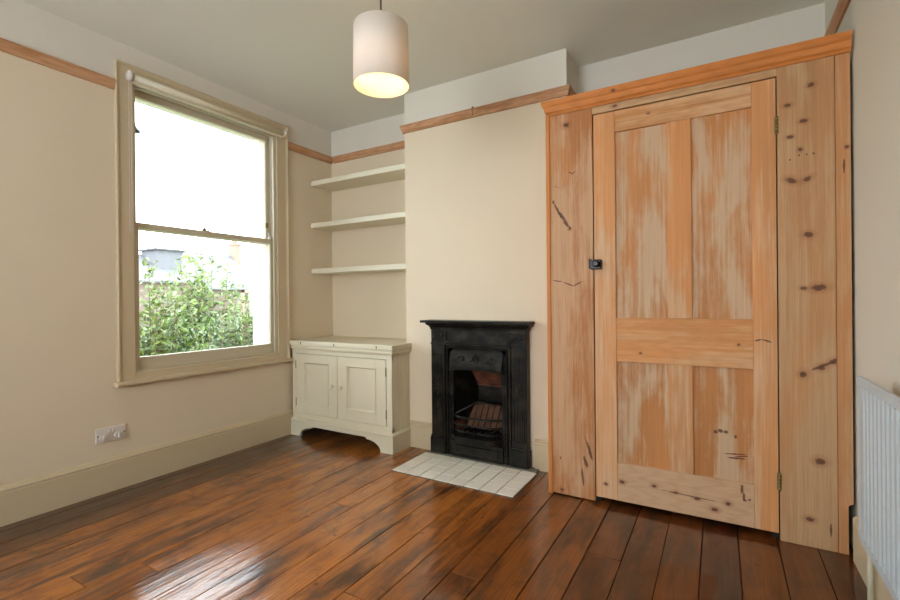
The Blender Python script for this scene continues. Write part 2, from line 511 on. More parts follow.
bevbox(bm, XL - .022, XL - .002, OY0 + .006, OY1 - .006, OZ0 + .008, OZ0 + .018, .003)
obj('window_lining', bm, M['sash_paint'], win)
bm = BM()
pts = [(XL, .590), (XL + .040, .590), (XL + .048, .597), (XL + .050, .606), (XL + .047, .615), (XL + .040, .620), (XL, .620)]
prism(bm, pts, lambda a, b, d: (a, d, b), 1.306, 2.575)
obj('window_sill', bm, M['wood_paint'], win)
def sash(name, xc, z0, z1, bot, top, horn=0):
    y0, y1 = OY0 + .007, OY1 - .007; d = .02
    bm = BM()
    st = .036
    bevbox(bm, xc - d, xc + d, y0, y0 + st, z0, z1, .002); bevbox(bm, xc - d, xc + d, y1 - st, y1, z0, z1, .002)
    bevbox(bm, xc - d, xc + d, y0 + st, y1 - st, z0, z0 + bot, .002); bevbox(bm, xc - d, xc + d, y0 + st, y1 - st, z1 - top, z1, .002)
    if horn:
        for yy, s in ((y0, 1), (y1, -1)):
            pts = [(yy, z0), (yy + s * st, z0), (yy + s * st * .9, z0 - .02), (yy + s * st * .5, z0 - .045), (yy + s * .004, z0 - .06), (yy, z0 - .06)]
            prism(bm, pts, YZ, xc - d, xc + d)
    o = obj(name, bm, M['sash_paint'], win)
    bm = BM(); box(bm, xc - .002, xc + .002, y0 + st - .004, y1 - st + .004, z0 + bot - .004, z1 - top + .004)
    obj('glass_pane', bm, M['glass'], o)
    return o
up_s = sash('upper_sash', XL - .093, 1.530, OZ1 - .012, .036, .042, 1)
lo_s = sash('lower_sash', XL - .046, OZ0 + .010, 1.568, .074, .034)
bm = BM()
bevbox(bm, XL - .045, XL - .028, 1.865, 1.915, 1.568, 1.576, .002); lathe(bm, [(.010, 0), (.012, .008), (.006, .014)], (XL - .036, 1.88, 1.576))
tube(bm, [(XL - .036, 1.88, 1.584), (XL - .034, 1.93, 1.586)], .004)
obj('sash_lock', bm, M['brass'], lo_s)
bm = BM()   # cord and catch at the right jamb
tube(bm, [(XL - .045, 2.425, 1.56), (XL - .04, 2.418, 1.59), (XL - .05, 2.415, 1.61), (XL - .06, 2.425, 1.625)], .006)
bevbox(bm, XL - .055, XL - .03, 2.408, 2.43, 1.568, 1.590, .004)
obj('sash_catch', bm, M['white_plastic'], lo_s)
bm = BM(); bevbox(bm, XL - .074, XL - .062, 2.40, 2.425, 1.66, 1.70, .003)
obj('sash_stop', bm, M['brass'], up_s)

# roller blind, rolled up
blind = tag(empty('roller_blind', (XL + .06, 1.9, 2.38)), 'cream roller blind fully rolled up across the window top', 'blind')
bm = BM(); lathe(bm, [(.020, 1.402), (.020, 2.486)], (XL + .045, 0, 2.412), 'Y', 20)
obj('roller', bm, M['cabinet'], blind)
bm = BM(); bevbox(bm, XL + .022, XL + .05, 1.40, 2.48, 2.376, 2.390, .003); obj('bottom_bar', bm, M['cabinet'], blind)
for y in (1.372, 2.482):
    bm = BM()
    lathe(bm, [(.012, 0), (.028, .002), (.030, .010), (.028, .020), (.014, .024)], (XL + .045, y, 2.412), 'Y', 20)
    bevbox(bm, XL + .016, XL + .04, y + .002, y + .022, 2.39, 2.437, .003)
    obj('bracket', bm, M['white_plastic'], blind)
bm = BM()
z = 2.405
for s in (-.006, .006):
    tube(bm, [(XL + .048, 1.384 + s, 2.41), (XL + .046, 1.384 + s, 1.50)], .0012, 5)
z = 2.40
while z > 1.50:
    for s in (-.006, .006): ball(bm, (XL + .047, 1.384 + s, z), .0026, sub=1)
    z -= .012
obj('bead_chain', bm, M['white_plastic'], blind)

# added rear window (behind the viewer), there to bring in fill light
w2 = struct(empty('fill_window', (-1.0, YR, RZ0)), 'wide window added behind the viewer for fill light', 'window')
bm = BM()
for x in (RX0, -1.43, RX1 - .06): box(bm, x, x + .06, YR - .16, YR - .1, RZ0, RZ1)
for z in (RZ0, 1.42, RZ1 - .06): box(bm, RX0, RX1, YR - .16, YR - .1, z, z + .06)
obj('window_frame', bm, M['wood_paint'], w2)
bm = BM(); box(bm, RX0 + .05, RX1 - .05, YR - .132, YR - .128, RZ0 + .05, RZ1 - .05); obj('glass_pane', bm, M['glass'], w2)

# ------------------------------------------------------------------ power socket
so = tag(empty('power_socket', (XL, 1.287, .325)), 'white double power socket low on the cream wall', 'socket')
bm = BM(); bevbox(bm, XL, XL + .010, 1.212, 1.362, .284, .368, .003, seg=2); obj('face_plate', bm, M['white_plastic'], so)
for y in (1.249, 1.325):
    bm = BM()
    pts = [(y + .022 * cos(a), .315 + .019 * sin(a)) for a in [2 * pi * i / 20 for i in range(20)]]
    prism(bm, pts, YZ, XL + .010, XL + .017); bevbox(bm, XL + .017, XL + .026, y - .007, y + .007, .300, .328, .002)
    obj('socket_cover', bm, M['white_plastic'], so)
for y in (1.277, 1.297):
    bm = BM(); bevbox(bm, XL + .010, XL + .015, y - .008, y + .008, .335, .356, .002); obj('switch', bm, M['white_plastic'], so)
for y in (1.221, 1.353):
    bm = BM(); lathe(bm, [(.004, 0), (.004, .0012)], (XL + .010, y, .326), 'X', 10); obj('screw', bm, M['black_metal'], so)

# ------------------------------------------------------------------ alcove shelves
for i, (zt, lab) in enumerate(((2.105, 'thick cream shelf, topmost of three in the alcove'), (1.744, 'thick cream shelf, middle of three in the alcove'),
                               (1.353, 'thick cream shelf, lowest of three in the alcove'))):
    bm = BM(); bevbox(bm, XL + .001, B0 - .001, 2.807, YW - .001, zt - .040, zt, .0015)
    tag(obj('wall_shelf', bm, M['shelf'], origin=(-2.52, 2.93, zt - .04)), lab, 'shelf', 'alcove shelves')

# ------------------------------------------------------------------ cream alcove cabinet
CX0, CX1, CY = -2.995, -1.985, 2.57
cab = tag(empty('alcove_cabinet', (-2.49, 2.8, 0)), 'low cream painted two door cabinet under the alcove shelves', 'cabinet')
CZ0, CZ1 = .185, .655
dL, dM, dR = -2.952, -2.502, -2.038
bm = BM()
bevbox(bm, CX0, dL - .0035, CY, CY + .022, .13, .70, .001); bevbox(bm, dR + .0035, CX1, CY, CY + .022, .13, .70, .001)
bevbox(bm, CX0, CX1, CY + .0005, CY + .022, .13, CZ0 - .0035, .001); bevbox(bm, CX0, CX1, CY + .0005, CY + .022, CZ1 + .0035, .70, .001)
# boarded side and carcass
for i in range(4):
    y0 = CY + .022 + i * .0485
    bevbox(bm, CX1 - .018, CX1, y0, min(y0 + .0475, YB - .002), .13, .70, .0025)
box(bm, CX1 - .035, B0 - .003, YB - .05, YB - .002, .13, .70)
box(bm, CX0, CX0 + .018, CY + .02, YW - .003, .12, .70); box(bm, CX0, B0 - .004, YW - .02, YW - .003, .12, .70)
box(bm, B0 - .022, B0 - .004, YB - .03, YW - .003, .12, .70)
box(bm, CX0, B0 - .004, CY + .02, YW - .003, .13, .148)
box(bm, CX0, CX1 - .01, CY + .03, CY + .2, .13, .147)
obj('carcass', bm, M['cabinet'], cab)
bm = BM()
bevbox(bm, CX0 - .012, CX1 + .022, CY - .022, YB - .002, .727, .762, .005, seg=2)
box(bm, CX0 - .012, B0 - .003, YB - .01, YW - .002, .722, .7615)
for x in (-2.875, -2.515, -2.105):
    bevbox(bm, x - .004, x + .004, CY - .0235, CY - .018, .733, .752, .0005, 1)
obj('cabinet_top', bm, [M['cabinet'], M['dark']], cab)
bm = BM()
sweep(bm, [(CX0, CY), (CX1, CY), (CX1, YB - .002)], [(0, .688), (.005, .688), (.008, .694), (.015, .700), (.018, .708), (.018, .716), (.010, .720), (.010, .7265), (0, .7265)], side=-1)
obj('moulding', bm, M['cabinet'], cab)
# bracket plinth
def bracket(bm, x0, x1, y0, y1):
    r = .125
    def foot(xa, s):
        p = []
        for i in range(9):
            a = radians(90) * i / 8
            p.append((xa + s * (r * (1 - cos(a)) + .0), .006 + .07 * sin(a)))
        return p
    L = foot(x0 + .105, 1); R = foot(x1 - .112, -1)
    # nudge: small cusp then the straight edge
    pts = [(x0, 0), (x0 + .105, 0)] + L + [(L[-1][0] + .004, .078), (L[-1][0] + .012, .090)] + \
          [(R[-1][0] - .012, .090), (R[-1][0] - .004, .078)] + R[::-1] + [(x1 - .112, 0), (x1, 0), (x1, .125), (x0, .125)]
    prism(bm, pts, XZ, y0, y1)
bm = BM()
bracket(bm, CX0 - .008, CX1 + .016, CY - .016, CY + .004)
box(bm, CX1 - .004, CX1 + .016, CY + .004, YB - .024, 0, .125)
box(bm, CX0, CX0 + .02, CY + .004, YW - .01, 0.0, .125)
box(bm, CX0, B0 - .004, YW - .03, YW - .01, 0.0, .125)
sweep(bm, [(CX0, CY), (CX1, CY), (CX1, YB - .002)], [(0, .122), (.018, .122), (.024, .127), (.022, .133), (.008, .140), (0, .142)], side=-1)
obj('plinth', bm, M['cabinet'], cab)
def cab_door(x0, x1, hinge_x, kx):
    bm = BM(); s, tr, br = .092, .062, .078; z0, z1 = CZ0, CZ1
    y0, y1 = CY - .002, CY + .018
    bevbox(bm, x0, x0 + s, y0, y1, z0, z1, .0012); bevbox(bm, x1 - s, x1, y0, y1, z0, z1, .0012)
    bevbox(bm, x0 + s, x1 - s, y0 + .0003, y1, z0, z0 + br, .0006); bevbox(bm, x0 + s, x1 - s, y0 + .0003, y1, z1 - tr, z1, .0006)
    d = obj('door', bm, M['cabinet'], cab)
    px0, px1, pz0, pz1 = x0 + s, x1 - s, z0 + br, z1 - tr
    bm = BM(); box(bm, px0 - .004, px1 + .004, y0 + .012, y0 + .016, pz0 - .004, pz1 + .004)
    obj('panel', bm, M['cabinet'], d)
    bm = BM()   # bead round the panel
    b = .016
    for (a0, a1, c0, c1, inner) in ((px0, px1, pz1 - b, pz1, 0), (px0, px1, pz0, pz0 + b, 0)):
        zo, zi = (c1, c0) if c1 == pz1 else (c0, c1)
        prism(bm, [(y0 - .003, zo), (y0 - .004, zo + (zi - zo) * .25), (y0 + .004, zo + (zi - zo) * .6), (y0 + .010, zi), (y0 + .013, zi), (y0 + .013, zo)], lambda a, bb, dd: (dd, a, bb), px0, px1)
    for xo, sg in ((px0, 1), (px1, -1)):
        prism(bm, [(xo, y0 - .003), (xo + sg * b * .25, y0 - .004), (xo + sg * b * .6, y0 + .004), (xo + sg * b, y0 + .010), (xo + sg * b, y0 + .013), (xo, y0 + .013)], XY, pz0, pz1)
    obj('panel_bead', bm, M['cabinet'], d)
    bm = BM(); lathe(bm, [(.007, .002), (.006, -.010), (.012, -.016), (.0155, -.024), (.014, -.031), (.006, -.035)], (kx, y0, .425), 'Y', 20)
    obj('knob', bm, M['shelf'], d)
    for z in (.27, .57):
        bm = BM(); tube(bm, [(hinge_x, CY - .003, z - .028), (hinge_x, CY - .003, z + .028)], .0035, 8)
        for k in (-.029, .029): ball(bm, (hinge_x, CY - .003, z + k), .004, sub=1)
        obj('hinge', bm, M['brass'], d)
cab_door(dL, dM - .0018, dL - .001, dM - .045)
cab_door(dM + .0018, dR, dR + .001, dM + .045)

# ------------------------------------------------------------------ cast iron fireplace
FX0, FX1, FY = -1.758, -1.046, 2.728
fp = tag(empty('fireplace', (-1.393, YB, 0)), 'black cast iron fireplace with mantel shelf, hood and basket grate', 'fireplace')
bm = BM()
HB = .012   # height of hearth
# pilasters with plinths
for x0, x1 in ((FX0, FX0 + .105), (FX1 - .105, FX1)):
    bevbox(bm, x0, x1, FY, YB + .002, .13, .885, .003)
    bevbox(bm, x0 - .006, x1 + .008, FY - .012, YB, HB, .118, .004); bevbox(bm, x0 - .003, x1 + .004, FY - .007, YB, .118, .134, .004, seg=2)
    # sunken panel made by raised fillets
    for a, b, c, d_ in ((x0 + .016, x0 + .021, .17, .70), (x1 - .021, x1 - .016, .17, .70), (x0 + .016, x1 - .016, .70, .705), (x0 + .016, x1 - .016, .165, .17)):
        bevbox(bm, a, b, FY - .004, FY + .004, c, d_, .0015)
    for k in range(3):
        xx = x0 + .035 + k * .017
        bevbox(bm, xx, xx + .006, FY - .003, FY + .003, .18, .40, .0012); bevbox(bm, xx, xx + .006, FY - .003, FY + .003, .54, .69, .0012)
# frieze
bevbox(bm, FX0 + .1, FX1 - .1, FY + .004, YB + .002, .78, .885, .002)
for x0, x1 in ((FX0, FX0 + .13), (FX1 - .13, FX1)):
    bevbox(bm, x0 + .004, x1, FY - .006, FY + .01, .795, .86, .003)
    for a, b, c, d_ in ((x0 + .012, x1 - .008, .850, .854), (x0 + .012, x1 - .008, .800, .804)):
        bevbox(bm, a, b, FY - .010, FY, c, d_, .0015)
bevbox(bm, FX0 - .002, FX1 + .002, FY - .006, YB, .768, .781, .003)
obj('surround', bm, M['iron'], fp)
bm = BM()
sweep(bm, [(FX0, YB), (FX0, FY), (FX1, FY), (FX1, YB)], [(0, .872), (.004, .872), (.006, .886), (.014, .897), (.026, .905), (.030, .914), (.030, .920), (0, .920)], side=-1)
obj('cornice_moulding', bm, M['iron'], fp)
bm = BM(); bevbox(bm, FX0 - .044, FX1 + .036, FY - .078, YB - .001, .920, .937, .004, seg=2)
obj('mantel_shelf', bm, M['iron'], fp)
# relief ornament
def ring(bm, c, r, t, plane='XZ', n=18, rz=1.0):
    pts = [(c[0] + r * cos(2 * pi * i / n), c[1], c[2] + rz * r * sin(2 * pi * i / n)) for i in range(n)]
    tube(bm, pts, t, 6, closed=True)
def leafy(bm, x, y, z, s, sg=1):
    for k in range(3):
        pts = []
        for i in range(8):
            a = i / 7 * 3.6 + k * 1.3
            r = s * (.25 + .75 * i / 7) * .7
            pts.append((x + sg * r * cos(a), y, z + r * sin(a)))
        tube(bm, pts, [.0025 + .0035 * sin(pi * j / 7) for j in range(8)], 5)
for sx in (FX0 + .052, FX1 - .052):
    bm = BM()
    ring(bm, (sx, FY - .002, .445), .022, .0055); ring(bm, (sx, FY - .002, .445), .010, .003); ball(bm, (sx, FY - .002, .445), .006, sub=1)
    for k, (dx, dz) in enumerate(((-.022, .04), (.02, .045), (-.008, .065), (.012, .085))):
        ball(bm, (sx + dx, FY - .001, .445 + dz), .009, sub=1, scale=(1.2, .5, .7))
        tube(bm, [(sx, FY, .46), (sx + dx * .6, FY - .002, .445 + dz * .7), (sx + dx, FY - .001, .445 + dz)], .0025, 5)
    obj('relief_ornament', bm, M['iron'], fp)
for x in (FX0 + .067, FX1 - .063):
    bm = BM()
    ring(bm, (x, FY - .008, .828), .015, .0045); ball(bm, (x, FY - .008, .828), .007, sub=1)
    for sg in (-1, 1):
        leafy(bm, x + sg * .030, FY - .007, .828, .024, sg)
    obj('rosette_ornament', bm, M['iron'], fp)
# inner register frame
IX0, IX1, IZ1 = FX0 + .105, FX1 - .105, .780
bm = BM()
def frame(bm, x0, x1, z1, w, y, dep, b=.002, z0=HB):
    bevbox(bm, x0, x0 + w, y, y + dep, z0, z1, b); bevbox(bm, x1 - w, x1, y, y + dep, z0, z1, b); bevbox(bm, x0, x1, y, y + dep, z1 - w, z1, b)
frame(bm, IX0, IX1, IZ1, .014, FY - .010, .04, .004)
frame(bm, IX0 + .014, IX1 - .014, IZ1 - .014, .012, FY + .004, .03)
frame(bm, IX0 + .026, IX1 - .026, IZ1 - .026, .008, FY - .006, .03, .003)
frame(bm, IX0 + .034, IX1 - .034, IZ1 - .034, .038, FY + .006, .03)
obj('register_frame', bm, M['iron'], fp)
for x in (IX0 + .050, IX1 - .050):
    bm = BM(); zb = .06
    while zb < .72:
        ball(bm, (x, FY + .006, zb), .0062, sub=1); zb += .016
    obj('beading', bm, M['iron'], fp)
# hood
OX0, OX1 = IX0 + .070, IX1 - .070
bm = BM()
hz0, hz1 = .610, .745
hp = []
for i in range(9):
    t_ = i / 8
    hp.append((FY + .012 - .030 * sin(pi * t_ * .55), hz1 - (hz1 - hz0) * t_))
poly = hp + [(y + .008, z) for y, z in hp[::-1]]
prism(bm, [(y, z) for y, z in poly], lambda a, b, d: (d, a, b), OX0 - .012, OX1 + .012)
bot = hp[-1][0]
lip = []
N = 24
for i in range(N + 1):
    t_ = i / N; x = OX0 - .016 + (OX1 - OX0 + .032) * t_
    z = hz0 - .004 + .008 * abs(cos(pi * t_)) ** 6 * -1 + .006 * sin(pi * t_)
    lip.append((x, bot - .002, z))
tube(bm, lip, .0065, 8)
obj('hood', bm, M['iron'], fp)
bm = BM()
hc = (OX0 + OX1) / 2
yh = FY - .014
ring(bm, (hc, yh, .680), .022, .005, rz=1.25); ring(bm, (hc, yh - .001, .680), .012, .004, rz=1.2); ball(bm, (hc, yh, .680), .007, sub=1)
for sg in (-1, 1):
    leafy(bm, hc + sg * .118, yh + .000, .680, .046, sg)
    leafy(bm, hc + sg * .098, yh, .686, .020, -sg)
    tube(bm, [(hc + sg * .03, yh, .667), (hc + sg * .06, yh, .657), (hc + sg * .09, yh, .664)], .0035, 6)
obj('hood_ornament', bm, M['iron'], fp)
ash_m = paint('ashy_brick', srgb(112, 80, 62), .9, .25, .4, scale=14)
# fire recess: cheeks and leaning back
bm = BM()
bx0, bx1 = OX0 + .075, OX1 - .075
ybk = 2.965
def quad(bm, *p, mi=0): 
    f = bm.faces.new([bm.verts.new(q) for q in p]); f.material_index = mi; return f
t0 = .755
def slab(bm, p, q, r_, s, n, mi=0):
    """a quad given real thickness along n"""
    A = [bm.verts.new(Vector(v)) for v in (p, q, r_, s)]; B = [bm.verts.new(Vector(v) + Vector(n)) for v in (p, q, r_, s)]
    fs = [bm.faces.new(A), bm.faces.new(B[::-1])] + [bm.faces.new((A[i], A[(i + 1) % 4], B[(i + 1) % 4], B[i])) for i in range(4)]
    for f in fs: f.material_index = mi
yf = FY + .03
slab(bm, (OX0, yf, .24), (bx0, ybk, .24), (bx0, ybk, t0), (OX0, yf, t0), (-.02, .0, 0), 0)
slab(bm, (OX1, yf, .24), (bx1, ybk, .24), (bx1, ybk, t0), (OX1, yf, t0), (.02, 0, 0), 0)
slab(bm, (OX0, yf, HB), (bx0, ybk, HB), (bx0, ybk, .24), (OX0, yf, .24), (-.02, .0, 0), 1)
slab(bm, (OX1, yf, HB), (bx1, ybk, HB), (bx1, ybk, .24), (OX1, yf, .24), (.02, 0, 0), 1)
obj('side_cheek', bm, [M['iron'], M['brick']], fp)
bm = BM()
slab(bm, (bx0 - .01, ybk, HB), (bx1 + .01, ybk, HB), (bx1 + .01, ybk, .47), (bx0 - .01, ybk, .47), (0, .02, 0), 1)
slab(bm, (bx0 - .01, ybk, .47), (bx1 + .01, ybk, .47), (OX1 - .02, yf + .055, .72), (OX0 + .02, yf + .055, .72), (0, .02, 0.01), 0)
bevbox(bm, bx0 - .01, bx1 + .01, ybk - .012, ybk + .01, .462, .474, .003, 0)
for k in range(6):     # fluted brick lump sloping down behind the bars
    xa = bx0 - .028 + k * (bx1 - bx0 + .056) / 6; xb = xa + (bx1 - bx0 + .056) / 6 - .007
    prism(bm, [(ybk - .004, .345), (ybk - .02, .345), (2.845, .197), (2.845, .180), (ybk - .004, .18)], lambda a, b, d: (d, a, b), xa, xb, 2)
obj('fireback', bm, [M['brick'], M['iron'], ash_m], fp)
# grate: bottom bars, front bars, back rim
gr = BM()
bm = gr
gz = .175
for k in range(6):
    x = OX0 + .075 + k * (OX1 - OX0 - .15) / 5
    bevbox(bm, x - .009, x + .009, yf - .03, ybk - .03, gz, gz + .02, .004)
def bow(bm, z, xin, out, r, n=14):
    pts = []
    for i in range(n + 1):
        t_ = i / n
        x = OX0 + xin + (OX1 - OX0 - 2 * xin) * t_
        y = FY + .02 - out * min(1, sin(pi * t_) * 1.8)
        pts.append((x, y, z))
    tube(bm, pts, r, 8)
for z, o_, r_ in ((.290, .060, .0080), (.238, .060, .0070), (.196, .062, .006)): bow(bm, z, -.004, o_, r_)
tube(bm, [(OX0 + .004, yf, .292), (bx0 + .01, ybk - .03, .345), (bx1 - .01, ybk - .03, .345), (OX1 - .004, yf, .292)], .009, 8)
for k in range(1, 22):
    t_ = k / 22; x = OX0 + (OX1 - OX0) * t_
    y = FY + .02 - .058 * min(1, sin(pi * t_) * 1.8)
    tube(bm, [(x, y, .165), (x, y + .002, .196)], .003, 5)
obj('basket_grate', bm, M['iron'], fp)
bm = BM()
pts = []
n = 16
outer = [(OX0 - .015 + (OX1 - OX0 + .03) * i / n, FY + .01 - .085 * min(1, sin(pi * i / n) * 1.9)) for i in range(n + 1)]
inner = [(x, FY + .02) for x, y in outer[::-1]][:1] + [(outer[0][0], FY + .02)]
prism(bm, outer + inner, XY, .145, .168)
outer2 = [(x, y + .012) for x, y in outer]
prism(bm, outer2 + inner, XY, .130, .145)
obj('grate_lip', bm, M['iron'], fp)
bm = BM()
bevbox(bm, OX0 - .012, OX1 + .012, FY - .012, FY + .012, HB, .118, .004, seg=2)
bevbox(bm, OX0 + .02, OX1 - .02, FY - .018, FY - .010, .04, .095, .003)
obj('ash_door', bm, M['iron'], fp)
bm = BM()
box(bm, OX0 - .03, OX1 + .03, FY + .02, ybk, HB - .002, HB + .01)
obj('fire_base', bm, M['brick'], fp)

# tiled hearth
he = tag(empty('hearth', (-1.38, 2.5, 0)), 'cream tiled hearth slab set in the floorboards before the fireplace', 'hearth')
HX0, HX1, HY0, HY1 = -1.795, -.972, 2.312, 2.700
bm = BM()
box(bm, HX0, HX1, HY0, YB + .15 if False else HY1, -.02, .003)
obj('grout_bed', bm, M['grout'], he)
bm = BM(); bevbox(bm, HX0 + .01, HX1 - .01, HY1 - .002, YB - .001, -.01, .010, .003); obj('mortar_strip', bm, M['mortar'], he)
bm = BM()
nx, ny = 8, 4
wx, wy = (HX1 - HX0) / nx, (HY1 - HY0) / ny
for i in range(nx):
    for j in range(ny):
        bevbox(bm, HX0 + i * wx + .003, HX0 + (i + 1) * wx - .003, HY0 + j * wy + .003, HY0 + (j + 1) * wy - .003, .001, .0085 + random.uniform(-.0004, .0004), .001)
obj('tiles', bm, M['tile'], he)

# ------------------------------------------------------------------ pine cupboard
cu = tag(empty('pine_cupboard', (0, 2.483, 0)), 'tall stripped pine cupboard with a four panel door filling the right alcove', 'cupboard')
YC = 2.483
# pine tones
P_or, P_pale = srgb(214, 148, 90), srgb(206, 172, 140)
F_or, F_pale = srgb(204, 138, 86), srgb(200, 158, 120)
m_left = pine('pine_left_post', F_or, srgb(202, 160, 124), .40, 'Z', [(-.713, 2.024, .016, .012), (-.698, 1.459, .007, .008), (-.754, .03, .010, .008)], 1.0,
              marks=[(-.690, 1.760, .014, .0035, -.5), (-.672, 1.760, .010, .003, .6), (-.774, 1.697, .004, .004), (-.760, 1.690, .003, .003),
                     (-.762, 1.560, .052, .007, -1.1), (-.735, 1.520, .060, .009, -1.0), (-.715, 1.480, .026, .006, -.8), (-.788, 1.614, .007, .010),
                     (-.770, 1.176, .030, .003, -.15), (-.705, 1.156, .030, .004, -.4), (-.658, 1.158, .028, .004, .45),
                     (-.600, .26, .008, .050, .25), (-.622, .20, .009, .035, .3), (-.640, .12, .006, .05, .1), (-.612, .29, .003, .06, .3), (-.76, .202, .004, .008)])
m_right = pine('pine_right_post', srgb(198, 148, 102), srgb(196, 158, 120), .45, 'Z',
               [(.345, 1.985, .012, .009), (.262, 1.915, .013, .008), (.318, 1.835, .014, .008), (.270, 1.775, .012, .007), (.306, 1.715, .008, .008),
                (.275, 1.585, .020, .011, -.5), (.330, 1.585, .016, .009, .5), (.332, 1.345, .015, .012), (.315, 1.115, .012, .007), (.366, 1.115, .024, .013, .1),
                (.310, .742, .012, .013, -.6), (.372, .775, .013, .011), (.415, .805, .018, .010, .5), (.365, .375, .017, .014), (.330, .120, .014, .010)], 2.0,
               marks=[(.38, .785, .05, .006, .5), (.270, 1.675, .004, .004), (.302, 1.690, .004, .004), (.328, 1.690, .004, .004), (.352, 1.690, .004, .004), (.40, .09, .004, .03)])
m_edge = pine('pine_scribe_strip', srgb(206, 148, 100), srgb(200, 160, 118), .3, 'Z', [(.462, 1.70, .007, .007)], 3.0, marks=[(.452, 1.62, .004, .03)])
m_head = pine('pine_head_rail', srgb(196, 150, 104), srgb(202, 164, 124), .5, 'X', [(-.46, 2.073, .014, .007)], 4.0)
m_corn = pine('pine_cornice', srgb(220, 136, 66), srgb(214, 138, 76), .2, 'X', [(-.46, 2.14, .01, .006)], 5.0, lines=.35)
m_side = pine('pine_side_edge', srgb(214, 138, 74), srgb(210, 138, 82), .2, 'Z', (), 6.0)
m_stile = pine('pine_door_stile', srgb(226, 160, 104), srgb(216, 178, 142), .25, 'Z', [(-.519, .106, .009, .007)], 7.0, lines=.15, patch=(4, .8),
               marks=[(.150, .884, .014, .004, .3), (.182, .882, .02, .004, -.3)])
m_rail = pine('pine_door_rail', srgb(214, 148, 90), srgb(212, 168, 126), .30, 'X', [(-.345, .80, .006, .005), (.075, .86, .006, .005), (-.30, 2.0, .008, .004)], 8.0, lines=.2)
m_brail = pine('pine_bottom_rail', srgb(206, 146, 100), srgb(208, 170, 136), .85, 'X',
               [(-.439, .132, .013, .009), (-.288, .141, .011, .008), (-.189, .127, .012, .005), (-.099, .117, .012, .006), (.028, .120, .010, .008), (-.025, .081, .014, .008)], 9.0,
               marks=[(.083, .200, .006, .022), (.090, .165, .005, .02), (.094, .150, .008, .005), (.112, .156, .005, .005), (-.13, .124, .13, .0025, -.03)])
m_panel = pine('pine_door_panel', srgb(208, 142, 86), srgb(204, 172, 140), .44, 'Z', (), 10.0, lines=.16, patch=(9, 2.2),
               marks=[(-.020, .445, .009, .009), (.000, .452, .011, .009), (.022, .450, .010, .008), (.06, .432, .006, .008), (.060, .352, .045, .0035, .1), (.062, .333, .035, .0045, .05), (.085, .345, .03, .003, .2)])
m_munt = pine('pine_door_muntin', srgb(216, 148, 90), srgb(210, 168, 128), .40, 'Z', (), 11.0, lines=.15)
bm = BM(); bevbox(bm, -.828, -.806, YC - .004, YB - .001, .0, 2.10, .002)
obj('side_panel', bm, m_side, cu)
bm = BM(); bevbox(bm, -.8055, -.5745, YC, YC + .024, .006, 2.10, .0015); obj('front_board', bm, m_left, cu)
bm = BM(); bevbox(bm, .2255, .4235, YC, YC + .024, .001, 2.10, .0015); obj('front_board', bm, m_right, cu)
bm = BM()
prism(bm, [(.425, .001), (.458, .001), (.458, .205), (.474, .215), (.474, 2.10), (.425, 2.10)], XZ, YC + .001, YC + .024)
obj('scribe_strip', bm, m_edge, cu)
bm = BM(); bevbox(bm, -.5740, .2250, YC + .0005, YC + .024, 2.052, 2.10, .0012); obj('head_rail', bm, m_head, cu)
bm = BM()
cp = [(0, 2.088), (.006, 2.088), (.010, 2.096), (.020, 2.104), (.022, 2.118), (.024, 2.128), (.030, 2.134), (.035, 2.146), (.035, 2.162), (0, 2.162)]
sweep(bm, [(-.806, YB - .002), (-.806, YC - .002), (.474, YC - .002)], cp, side=-1)
obj('cornice', bm, m_corn, cu)
bm = BM(); box(bm, -.790, .474, YC + .03, YW - .003, 2.06, 2.085); box(bm, -.805, .474, YC + .026, YC + .05, 2.085, 2.10)
obj('top_board', bm, m_head, cu)
bm = BM()   # stop behind the gaps, and inner floor
box(bm, -.60, -.574 + .03, YC + .030, YC + .05, .0, 2.05); box(bm, .20, .25, YC + .030, YC + .05, .0, 2.05); box(bm, -.57, .22, YC + .03, YC + .05, 2.03, 2.06)
obj('door_stop', bm, M['dark'], cu)
# door
DX0, DX1, DZ0, DZ1 = -.569, .2205, .032, 2.046
bm = BM()
s0, s1 = -.461, .1305
y0, y1 = YC + .001, YC + .028
bevbox(bm, DX0, s0 - .0004, y0, y1, DZ0, DZ1, .0012, 0); bevbox(bm, s1 + .0004, DX1, y0, y1, DZ0, DZ1, .0012, 0)
bevbox(bm, s0 + .0004, s1 - .0004, y0 + .0004, y1, 1.938, DZ1, .001, 1); bevbox(bm, s0 + .0004, s1 - .0004, y0 + .0004, y1, .752, .977, .001, 1)
bevbox(bm, s0 + .0004, s1 - .0004, y0 + .0004, y1, DZ0, .228, .001, 2)
bevbox(bm, -.2175, -.1125, y0 + .0008, y1, .2285, .7515, .001, 3); bevbox(bm, -.2175, -.1125, y0 + .0008, y1, .9775, 1.9375, .001, 3)
door = obj('door', bm, [m_stile, m_rail, m_brail, m_munt], cu)
for (a, b) in ((s0, -.2175), (-.1125, s1)):
    for (c, d_) in ((.228, .752), (.977, 1.938)):
        bm = BM(); box(bm, a - .003, b + .003, y0 + .015, y0 + .023, c - .003, d_ + .003); obj('panel', bm, m_panel, door)
for z in (1.835, .262):
    bm = BM()
    for k in range(5):
        lathe(bm, [(.0052, 0), (.0052, .0150)], (.2235, YC - .004, z - .04 + k * .016), 'Z', 10)
    box(bm, .214, .2225, YC - .002, YC + .001, z - .038, z + .038); box(bm, .2245, .232, YC - .002, YC + .001, z - .038, z + .038)
    obj('hinge', bm, M['brass'], door)
bm = BM()
bevbox(bm, -.588, -.530, YC - .022, YC - .0005, 1.232, 1.282, .003, seg=2)
lathe(bm, [(.010, 0), (.009, -.012), (.016, -.020), (.018, -.028), (.012, -.035)], (-.552, YC - .022, 1.259), 'Y', 18)
